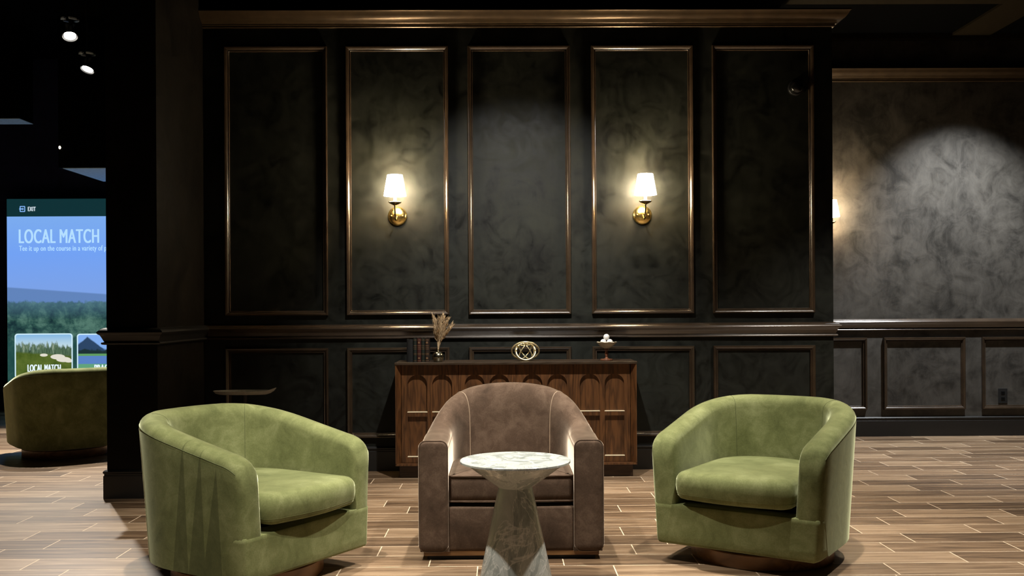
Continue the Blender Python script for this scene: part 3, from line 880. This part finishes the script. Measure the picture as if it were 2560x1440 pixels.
def sideboard():
    xl, xr = P(988, 1000, SB_Y0).x, P(1592, 1000, SB_Y0).x
    xc, W = (xl + xr) / 2, xr - xl
    t = thing('sideboard', 'long walnut sideboard with arched door panels against the panelled wall', 'sideboard', (xc, SB_Y0, 0))
    h = W / 2; zt = SB_ZT; z0 = P(1290, 1160, SB_Y0).z
    TOP, REC, SIDE, BOT = 0.017, 0.042, 0.036, 0.013
    b = MB(); b.box(-h - 0.004, h + 0.004, -0.004, SB_D, zt - TOP, zt); b.build('top', M['walnutdark'], t, None, 0.0015, 1)
    b = MB()
    for s in (-1, 1):   # splayed side frames
        b.add([(s * h, 0, z0), (s * (h - 0.006), 0, z0), (s * (h - SIDE), REC, z0), (s * (h - SIDE), SB_D, z0), (s * h, SB_D, z0),
               (s * h, 0, zt - TOP), (s * (h - 0.006), 0, zt - TOP), (s * (h - SIDE), REC, zt - TOP), (s * (h - SIDE), SB_D, zt - TOP), (s * h, SB_D, zt - TOP)],
              [(0, 1, 6, 5), (1, 2, 7, 6), (2, 3, 8, 7), (3, 4, 9, 8), (4, 0, 5, 9), (0, 4, 3, 2, 1), (5, 6, 7, 8, 9)])
    b.box(-h, h, 0.0, SB_D, z0 - BOT + 0.004, z0 + 0.004)
    b.box(-h + SIDE, h - SIDE, SB_D - 0.012, SB_D, z0 + 0.004, zt - TOP)
    b.build('case', M['walnut'], t)
    dx0, dx1 = -h + SIDE + 0.002, h - SIDE - 0.002
    dw = (dx1 - dx0) / 4
    dz0, dz1 = z0 + 0.006, zt - TOP - 0.003
    def zz(y): return P(1290, y, SB_Y0 + REC).z
    zb_a, zt_a, zt_l, zb_l = zz(1028.5), zz(935.5), zz(1040), zz(1140)
    for i in range(4):
        a = dx0 + i * dw + 0.0015; e = dx0 + (i + 1) * dw - 0.0015
        q = e - a
        outer = [(a, dz0), (e, dz0), (e, dz1), (a, dz1)]
        holes = []
        for f0, f1 in ((0.112, 0.461), (0.551, 0.895)):
            if i < 2: f0, f1 = 1 - f1, 1 - f0
            x0, x1 = a + q * f0, a + q * f1; r = (x1 - x0) / 2; cx = (x0 + x1) / 2
            holes.append([(x0, zb_a), (x1, zb_a)] + [(cx + r * math.cos(PI * k / 20), zt_a - r + r * math.sin(PI * k / 20)) for k in range(21)])
            holes.append([(x0, zb_l), (x1, zb_l), (x1, zt_l), (x0, zt_l)])
        dr = plate_with_holes('door', outer, holes, REC, REC + 0.020, M['walnut'], t, REC + 0.020)
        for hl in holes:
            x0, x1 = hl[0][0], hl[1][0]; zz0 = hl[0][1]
            b = MB(); b.box(x0 - 0.002, x1 + 0.002, REC - 0.002, REC + 0.019, zz0 - 0.0028, zz0 + 0.0022); b.build('ledge_highlight', M['ledge_light'], dr)  # pale strip stands in for light caught on the recess ledge
    b = MB(); b.box(-h + 0.022, h - 0.022, 0.05, SB_D - 0.02, 0, z0 - BOT + 0.004); b.build('plinth', M['plinth'], t)
    return xc, W
SB_XC, SB_W = sideboard()

# things on the sideboard
def books():
    cols = ['leatherblack', 'leathergreen', 'leatherred', 'leathergreen', 'leatherbrown']
    edges = [(1016.5, 1032.5), (1033, 1042), (1042.6, 1052.6), (1053, 1062), (1062.6, 1072.4)]
    labels = ['thick plain black book at the left end of the row on the sideboard',
              'dark green leather book between the thick black book and the red book',
              'dark red leather book with two gilt roundels on its spine',
              'dark green leather book between the red book and the brown book',
              'dark brown leather book at the right end of the row, beside the vase']
    Y = 6.66
    for i, (e, c) in enumerate(zip(edges, cols)):
        a, b_ = P(e[0], 880, Y).x, P(e[1], 880, Y).x
        w_ = (b_ - a) * 0.985; hh = P(1045, 846 if i else 848, Y).z - SB_ZT; dp = 0.115
        t = thing('book', labels[i], 'book', ((a + b_) / 2, Y, SB_ZT), 0, 'leather-bound books on the sideboard')
        cv = MB(); h2 = w_ / 2
        rows = []
        prof = [(-h2, dp), (-h2, 0.006)] + [(-h2 * math.cos(PI * k / 8), 0.006 - 0.006 * math.sin(PI * k / 8)) for k in range(1, 8)] + [(h2, 0.006), (h2, dp), (h2 - 0.0025, dp), (h2 - 0.0025, 0.010), (-h2 + 0.0025, 0.010), (-h2 + 0.0025, dp)]
        cv.grid([[(x, y, 0.0) for x, y in prof], [(x, y, hh) for x, y in prof]], close_u=True, cap0=True, cap1=True)
        cv.build('cover', M[c], t)
        pg = MB(); pg.box(-h2 + 0.003, h2 - 0.003, 0.011, dp - 0.004, 0.003, hh - 0.003); pg.build('pages', M['page'], t)
        if i:
            gb = MB()
            def band(z, th):
                r = [(-h2 * math.cos(PI * k / 8) * 1.01, 0.0052 - 0.0064 * math.sin(PI * k / 8)) for k in range(1, 8)]
                gb.grid([[(x, y, z - th) for x, y in r], [(x, y, z + th) for x, y in r]])
            for f in (0.05, 0.31, 0.36, 0.55, 0.62, 0.69, 0.93): band(hh * f, 0.0011 if i in (1, 3) else 0.0016)
            if i in (2, 4):
                for f in (0.16, 0.82):
                    cir = [(0.0075 * math.cos(2 * PI * k / 14), -0.0016, hh * f + 0.0075 * math.sin(2 * PI * k / 14)) for k in range(14)]
                    gb.add(cir, [tuple(range(14))])
            gb.build('spine_gilding', M['gilt'], t)
books()

VASE_Y = 6.665
vc = P(1095, 888, VASE_Y)
def vase():
    t = thing('bud_vase', 'small round dark metal vase on the sideboard beside the books', 'vase', (vc.x, VASE_Y, SB_ZT))
    R = 0.0415
    prof = [(0.0, 0.0), (0.024, 0.0), (0.030, 0.003)]
    for k in range(1, 14):
        a = -0.95 + (PI / 2 + 0.70) * k / 13
        prof.append((R * math.cos(a), 0.036 + R * 0.93 * math.sin(a)))
    prof += [(0.0085, 0.0755), (0.0075, 0.080), (0.0105, 0.084), (0.0085, 0.0845), (0.0068, 0.080), (0.0068, 0.05), (0.0, 0.05)]
    b = MB(); b.lathe(prof, 40); b.build('vase_body', M['bronze'], t, 60)
    g = thing('dried_grass_bunch', 'bunch of tan dried grass plumes standing in the small round vase', 'dried flowers', (vc.x, VASE_Y, SB_ZT + 0.054))
    rng = random.Random(11)
    H = P(1088, 786, VASE_Y).z - SB_ZT - 0.052
    tips = [(1083, 789, 6), (1090, 800, 5), (1099, 796, 5), (1106, 789, 5), (1112, 796, 5), (1121, 797, 6), (1131, 811, 6), (1124, 820, 5), (1096, 822, 5), (1109, 818, 5), (1087, 826, 5), (1116, 808, 5)]
    for px, py, _ in tips:
        tip = P(px, py, VASE_Y) - Vector((vc.x, VASE_Y, SB_ZT + 0.054))
        tip.y = rng.uniform(-0.035, 0.035)
        p0 = Vector((rng.uniform(-0.003, 0.003), rng.uniform(-0.003, 0.003), -0.002))
        p0 *= 0.5; p1 = Vector((rng.uniform(-0.002, 0.002), rng.uniform(-0.002, 0.002), 0.085))
        p2 = Vector((tip.x * 0.5 + rng.uniform(-.006, .006), tip.y * 0.4, tip.z * 0.66))
        def pt(s):
            return p0 * (1 - s) ** 3 + p1 * 3 * s * (1 - s) ** 2 + p2 * 3 * s * s * (1 - s) + tip * s ** 3
        b = MB(); b.tube([pt(k / 10) for k in range(11)], [0.0013] * 8 + [0.001, 0.0008, 0.0005], 5)
        for k in range(90):            # slender seed leaves
            s = 0.44 + 0.56 * (k / 90) ** 0.9
            p = pt(s); d = (pt(min(1, s + 0.02)) - pt(s - 0.02)).normalized()
            an = rng.uniform(0, 2 * PI)
            side = Vector((math.cos(an), math.sin(an), 0)); side = (side - d * side.dot(d)).normalized()
            ln = rng.uniform(0.018, 0.042) * (1.1 - 0.5 * abs(s - 0.65)); wd = rng.uniform(0.0014, 0.0028)
            q = d.cross(side)
            e = p + d * ln * 0.92 + side * ln * 0.36
            m_ = p + d * ln * 0.4 + side * ln * 0.26
            b.add([p, m_ + q * wd, e, m_ - q * wd, m_ + side * wd], [(0, 1, 4), (1, 2, 4), (2, 3, 4), (3, 0, 4), (0, 3, 2, 1)])
        b.build('plume', M['straw'], g, 40)
vase()

def ring_sculpture():
    Y = 6.70
    c = P(1313.5, 877, Y)
    t = thing('ring_sculpture', 'gold sculpture of interlocking rings in the middle of the sideboard', 'sculpture', (c.x, Y, SB_ZT))
    mm = Y / F_PX
    def ring(cx, cz, r, tilt_x, tilt_y, cy=0.0, rad=0.0042):
        rot = Matrix.Rotation(tilt_y, 3, 'Y') @ Matrix.Rotation(tilt_x, 3, 'X')
        b = MB()
        b.tube([Vector((cx, cy, cz)) + rot @ Vector((r * math.cos(2 * PI * k / 56), 0, r * math.sin(2 * PI * k / 56))) for k in range(56)], rad, 8, True)
        b.build('ring', M['gold'], t, 60)
    # (tilt_x leans the ring back)
    R1 = 34 * mm
    k1 = math.acos(0.68)
    z1 = R1 * math.cos(k1) + 0.0057
    ring(0.0, z1, R1, k1, 0.0, 0.0, 0.0056)
    ring(0.002, 0.068, 24.0 * mm, -0.55, 0.0, -0.02, 0.0054)
    ring(-0.004, 0.070, 23.5 * mm, 0.30, 0.0, 0.0, 0.0046)
    def ringz(az, r, cz, tiltx, rad=0.0036):
        rot = Matrix.Rotation(az, 3, 'Z') @ Matrix.Rotation(tiltx, 3, 'X')
        b = MB()
        b.tube([Vector((0, 0, cz)) + rot @ Vector((r * math.cos(2 * PI * k / 56), 0, r * math.sin(2 * PI * k / 56))) for k in range(56)], rad, 8, True)
        b.build('ring', M['gold'], t, 60)
    ringz(1.05, 0.066, 0.071, 0.55)
    ringz(-1.05, 0.066, 0.071, 0.55)
    ringz(0.2, 0.060, 0.120, 1.35)
ring_sculpture()

def pedestal_bowl():
    Y = 6.72
    c = P(1516.5, 896, Y)
    t = thing('pedestal_bowl', 'pale shallow bowl on a turned red wood stem at the right end of the sideboard', 'bowl', (c.x, Y, SB_ZT))
    b = MB(); b.lathe([(0, 0), (0.043, 0), (0.0445, 0.003), (0.0445, 0.008), (0.042, 0.0105), (0.018, 0.0125), (0.011, 0.017), (0.008, 0.024), (0.010, 0.032),
                       (0.0135, 0.044), (0.0115, 0.054), (0.0085, 0.064), (0.010, 0.071), (0.016, 0.077), (0.014, 0.083), (0, 0.084)], 40)
    b.build('foot', M['redwood'], t, 50)
    prof = [(0.0, 0.0835), (0.016, 0.0835), (0.034, 0.092), (0.052, 0.107), (0.066, 0.123), (0.072, 0.128)]
    inn = [(0.070, 0.1295), (0.064, 0.1262), (0.052, 0.1175), (0.040, 0.1095), (0.028, 0.1068), (0.0, 0.1065)]
    b = MB(); b.lathe(prof + inn, 56)
    for v in b.v:
        r = math.hypot(v.x, v.y)
        if r > 0.06: v.z += 0.0022 * math.sin(8 * math.atan2(v.y, v.x))
    b.build('dish', M['bowl'], t, 60)
    r = 0.02135
    lab = {'a': 'white golf ball resting on top of the two others in the bowl', 'b': 'white golf ball in the bowl, lower left of the top ball', 'c': 'white golf ball in the bowl, lower right of the top ball'}
    pos = {'b': (-0.0225, -0.004, 0.1068 + r), 'c': (0.0225, -0.004, 0.1068 + r), 'a': (0.0, 0.004, 0.1068 + r + 0.0357)}
    dim = None
    for k in 'abc':
        p = pos[k]
        bm = bmesh.new(); bmesh.ops.create_icosphere(bm, subdivisions=5, radius=r)
        ico = bmesh.new(); bmesh.ops.create_icosphere(ico, subdivisions=3, radius=1.0)
        cents = [v.co.copy() for v in ico.verts]; ico.free()
        from mathutils import kdtree
        kd = kdtree.KDTree(len(cents))
        for i, q in enumerate(cents): kd.insert(q, i)
        kd.balance()
        for v in bm.verts:
            nn = v.co.normalized(); _, _, d = kd.find(nn)
            v.co = nn * (r - 0.0004 * max(0.0, 1 - (d / 0.066) ** 2))
        me = bpy.data.meshes.new('golf_ball'); bm.to_mesh(me); bm.free()
        o = link('golf_ball', me, M['ball'], None, 180)
        o.location = (c.x + p[0], Y + p[1], SB_ZT + p[2])
        tag(o, lab[k], 'ball', 'golf balls in the bowl')
pedestal_bowl()

# ------------------------------------------------------------------ wall sconces
def sconce(x, yw, label):
    t = thing('wall_sconce', label, 'wall lamp', (x, yw, 1.832), 0, 'brass wall sconces with lit white shades')
    b = MB()      # domed back plate (axis along y)
    prof = [(0.069, 0.0), (0.069, 0.006), (0.066, 0.012), (0.056, 0.022), (0.040, 0.031), (0.020, 0.037), (0.001, 0.039)]
    b.grid([[(r * math.cos(2 * PI * k / 40), -d, r * math.sin(2 * PI * k / 40)) for k in range(40)] for r, d in prof], close_u=True, cap0=True, cap1=True)
    b.build('back_plate', M['brass'], t, 60)
    for s in (-1, 1):
        b = MB(); b.sphere((s * 0.040, -0.033, 0.0), 0.0055, 12, 8)
        b.build('screw_knob', M['brass'], t, 60)
    b = MB()      # arm: out from the plate, dipping, then up
    pts = [(0, -0.036, -0.006), (0, -0.060, -0.020), (0, -0.090, -0.034), (0, -0.122, -0.034), (0, -0.148, -0.018), (0, -0.158, 0.012), (0, -0.160, 0.040), (0, -0.160, 0.066)]
    sm = []
    for i in range(len(pts) - 1):
        p = [Vector(pts[max(0, i - 1)]), Vector(pts[i]), Vector(pts[i + 1]), Vector(pts[min(len(pts) - 1, i + 2)])]
        for k in range(5):
            u = k / 5
            sm.append(0.5 * ((2 * p[1]) + (p[2] - p[0]) * u + (2 * p[0] - 5 * p[1] + 4 * p[2] - p[3]) * u * u + (3 * p[1] - p[0] - 3 * p[2] + p[3]) * u ** 3))
    sm.append(Vector(pts[-1]))
    b.tube(sm, 0.0058, 12); b.build('arm', M['agedbrass'], t, 60)
    b = MB(); b.lathe([(0.0, 0.060), (0.008, 0.060), (0.020, 0.066), (0.038, 0.075), (0.047, 0.083), (0.046, 0.0845), (0.036, 0.078), (0.012, 0.072), (0.0, 0.072)], 40, 0, -0.16)
    b.build('drip_dish', M['agedbrass'], t, 60)
    b = MB(); b.lathe([(0.0, 0.072), (0.0125, 0.072), (0.0105, 0.10), (0.0105, 0.150), (0.0, 0.150)], 24, 0, -0.16)
    b.build('candle_sleeve', M['candle'], t, 50)
    b = MB(); b.sphere((0, -0.16, 0.180), 0.018, 16, 10, 1.5); b.build('bulb', M['bulb'], t, 60)
    b = MB()
    b.lathe([(0.0785, 0.128), (0.0535, 0.274), (0.0515, 0.274), (0.0765, 0.128)], 56, 0, -0.16)
    sh = b.build('lamp_shade', M['shade'], t, 60)
    return t
xs1 = P(993.8, 541, YW).x; xs2 = P(1605.6, 541, YW).x
sconce(xs1, YW, 'lit white-shaded brass sconce on the wall panel above the books')
sconce(xs2, YW, 'lit white-shaded brass sconce on the wall panel above the golf ball bowl')
sconce(P(2076, 541, YR - 0.16).x, YR, 'lit sconce on the far side wall, half hidden behind the end of the panelled wall')
# warm light of the lamps themselves
for x, y in ((xs1, YW), (xs2, YW), (P(2076, 541, YR - 0.16).x, YR)):
    d = bpy.data.lights.new('sconce_light', 'POINT'); d.energy = 18.0; d.color = WARM; d.shadow_soft_size = 0.02
    o = bpy.data.objects.new('sconce_light', d); COL.objects.link(o); o.location = (x, y - 0.16, 1.832 + 0.225)

# ------------------------------------------------------------------ camera dome, outlet, dark table
def dome_camera():
    c = P(1988, 221, YW)
    t = thing('security_camera', 'small glossy black dome camera high on the rightmost wall panel', 'camera', (c.x, YW, c.z))
    b = MB()
    prof = [(0.056, 0.0), (0.056, 0.022), (0.052, 0.027), (0.047, 0.028)]
    b.grid([[(r * math.cos(2 * PI * k / 40), -d, r * math.sin(2 * PI * k / 40)) for k in range(40)] for r, d in prof], close_u=True, cap0=True, cap1=True)
    b.build('collar', M['trackmetal'], t, 50)
    b = MB()
    pr = [(0.046 * math.cos(PI / 2 * k / 8), 0.026 + 0.040 * math.sin(PI / 2 * k / 8)) for k in range(9)]
    pr[-1] = (0.0005, pr[-1][1])
    b.grid([[(r * math.cos(2 * PI * k / 40), -d, r * math.sin(2 * PI * k / 40)) for k in range(40)] for r, d in pr], close_u=True, cap0=True, cap1=True)
    b.build('dome', M['blackgloss'], t, 60)
dome_camera()
def outlet():
    a, b_ = P(2495, 971, YR), P(2518, 1008, YR)
    t = thing('power_outlet', 'black power outlet low on the right-hand wall', 'outlet', ((a.x + b_.x) / 2, YR, (a.z + b_.z) / 2))
    w2, h2 = (b_.x - a.x) / 2, (a.z - b_.z) / 2
    b = MB(); b.box(-w2, w2, -0.006, 0.0, -h2, h2); b.build('cover_plate', M['black'], t, None, 0.002, 2)
    for s in (-1, 1):
        b = MB(); b.box(-0.017, 0.017, -0.0085, -0.005, s * 0.026 - 0.014, s * 0.026 + 0.014); b.build('socket', M['blackgloss'], t, None, 0.002, 2)
outlet()
def tray_table():
    Y = 6.35
    c = P(612, 981, Y)
    t = thing('tray_table', 'low black tray-top table in the dark corner behind the left green armchair', 'table', (c.x, Y, 0))
    R = 0.20; h = c.z
    b = MB(); b.lathe([(0, h - 0.012), (R - 0.03, h - 0.012), (R - 0.008, h - 0.006), (R + 0.008, h + 0.010), (R + 0.005, h + 0.0115), (R - 0.012, h - 0.001), (R - 0.03, h - 0.005), (0, h - 0.005)], 64)
    for v in b.v:
        v.y *= 0.42
        v.z += 0.018 * sstep((v.x - 0.14) / 0.07)
    b.build('tray_top', M['traymetal'], t, 60)
    b = MB(); b.lathe([(0, 0.02), (0.016, 0.02), (0.016, h - 0.012), (0, h - 0.012)], 24); b.build('stem', M['black'], t, 40)
    b = MB(); b.lathe([(0, 0), (0.15, 0), (0.15, 0.012), (0.02, 0.022), (0, 0.022)], 48); b.build('foot', M['black'], t, 40)
tray_table()

# ------------------------------------------------------------------ track spotlights in the left-hand room
def track_spot(px, py, Y, tilt, label, watts):
    c = P(px, py, Y)
    t = thing('track_spotlight', label, 'spotlight', (c.x, Y, Z_CL), 0, 'ceiling spotlights in the left-hand room')
    dz = c.z - Z_CL
    b = MB(); b.tube([(0, 0, 0), (0, 0, dz + 0.12)], 0.012, 12); b.build('stem', M['trackmetal'], t, 50)
    for k in range(4):
        b = MB()
        a0 = k * PI / 2 + 0.25; a1 = a0 + 1.0
        arc = [a0 + (a1 - a0) * q / 8 for q in range(9)]
        rows = []
        for r, z in ((0.045, 0), (0.075, 0), (0.075, 0.012), (0.045, 0.012)):
            rows.append([(r * math.cos(q), r * math.sin(q), dz + 0.145 + z) for q in arc])
        b.grid(rows, close_v=True, cap0=False)
        b.build('ring_segment', M['clip'], t, 50)
    ax = Vector((math.sin(tilt), -0.45, -math.cos(tilt))).normalized()
    q = Vector((0, 0, -1)).rotation_difference(ax).to_matrix()
    def tr(pr, name, mat):
        bb = MB(); bb.lathe(pr, 32)
        bb.v = [q @ v + Vector((0, 0, dz)) for v in bb.v]
        bb.build(name, mat, t, 50)
    tr([(0, 0.125), (0.03, 0.125), (0.060, 0.105), (0.068, 0.0), (0.062, 0.0), (0.056, 0.02), (0, 0.02)], 'lamp_housing', M['trackmetal'])
    tr([(0, 0.010), (0.050, 0.010), (0.050, 0.016), (0, 0.016)], 'lens', M['lens'])
    d = bpy.data.lights.new('spot_beam', 'SPOT'); d.energy = watts; d.color = SOFT; d.spot_size = math.radians(74); d.spot_blend = 0.5; d.shadow_soft_size = 0.04
    o = bpy.data.objects.new('spot_beam', d); COL.objects.link(o)
    o.location = Vector((c.x, Y, c.z)) + ax * 0.02
    o.rotation_euler = ax.to_track_quat('-Z', 'Y').to_euler()
track_spot(175, 92, 8.5, 0.25, 'nearer, higher ceiling spotlight shining in the left-hand room', 850)
track_spot(218, 175, 9.2, -0.15, 'farther, lower ceiling spotlight shining in the left-hand room', 850)
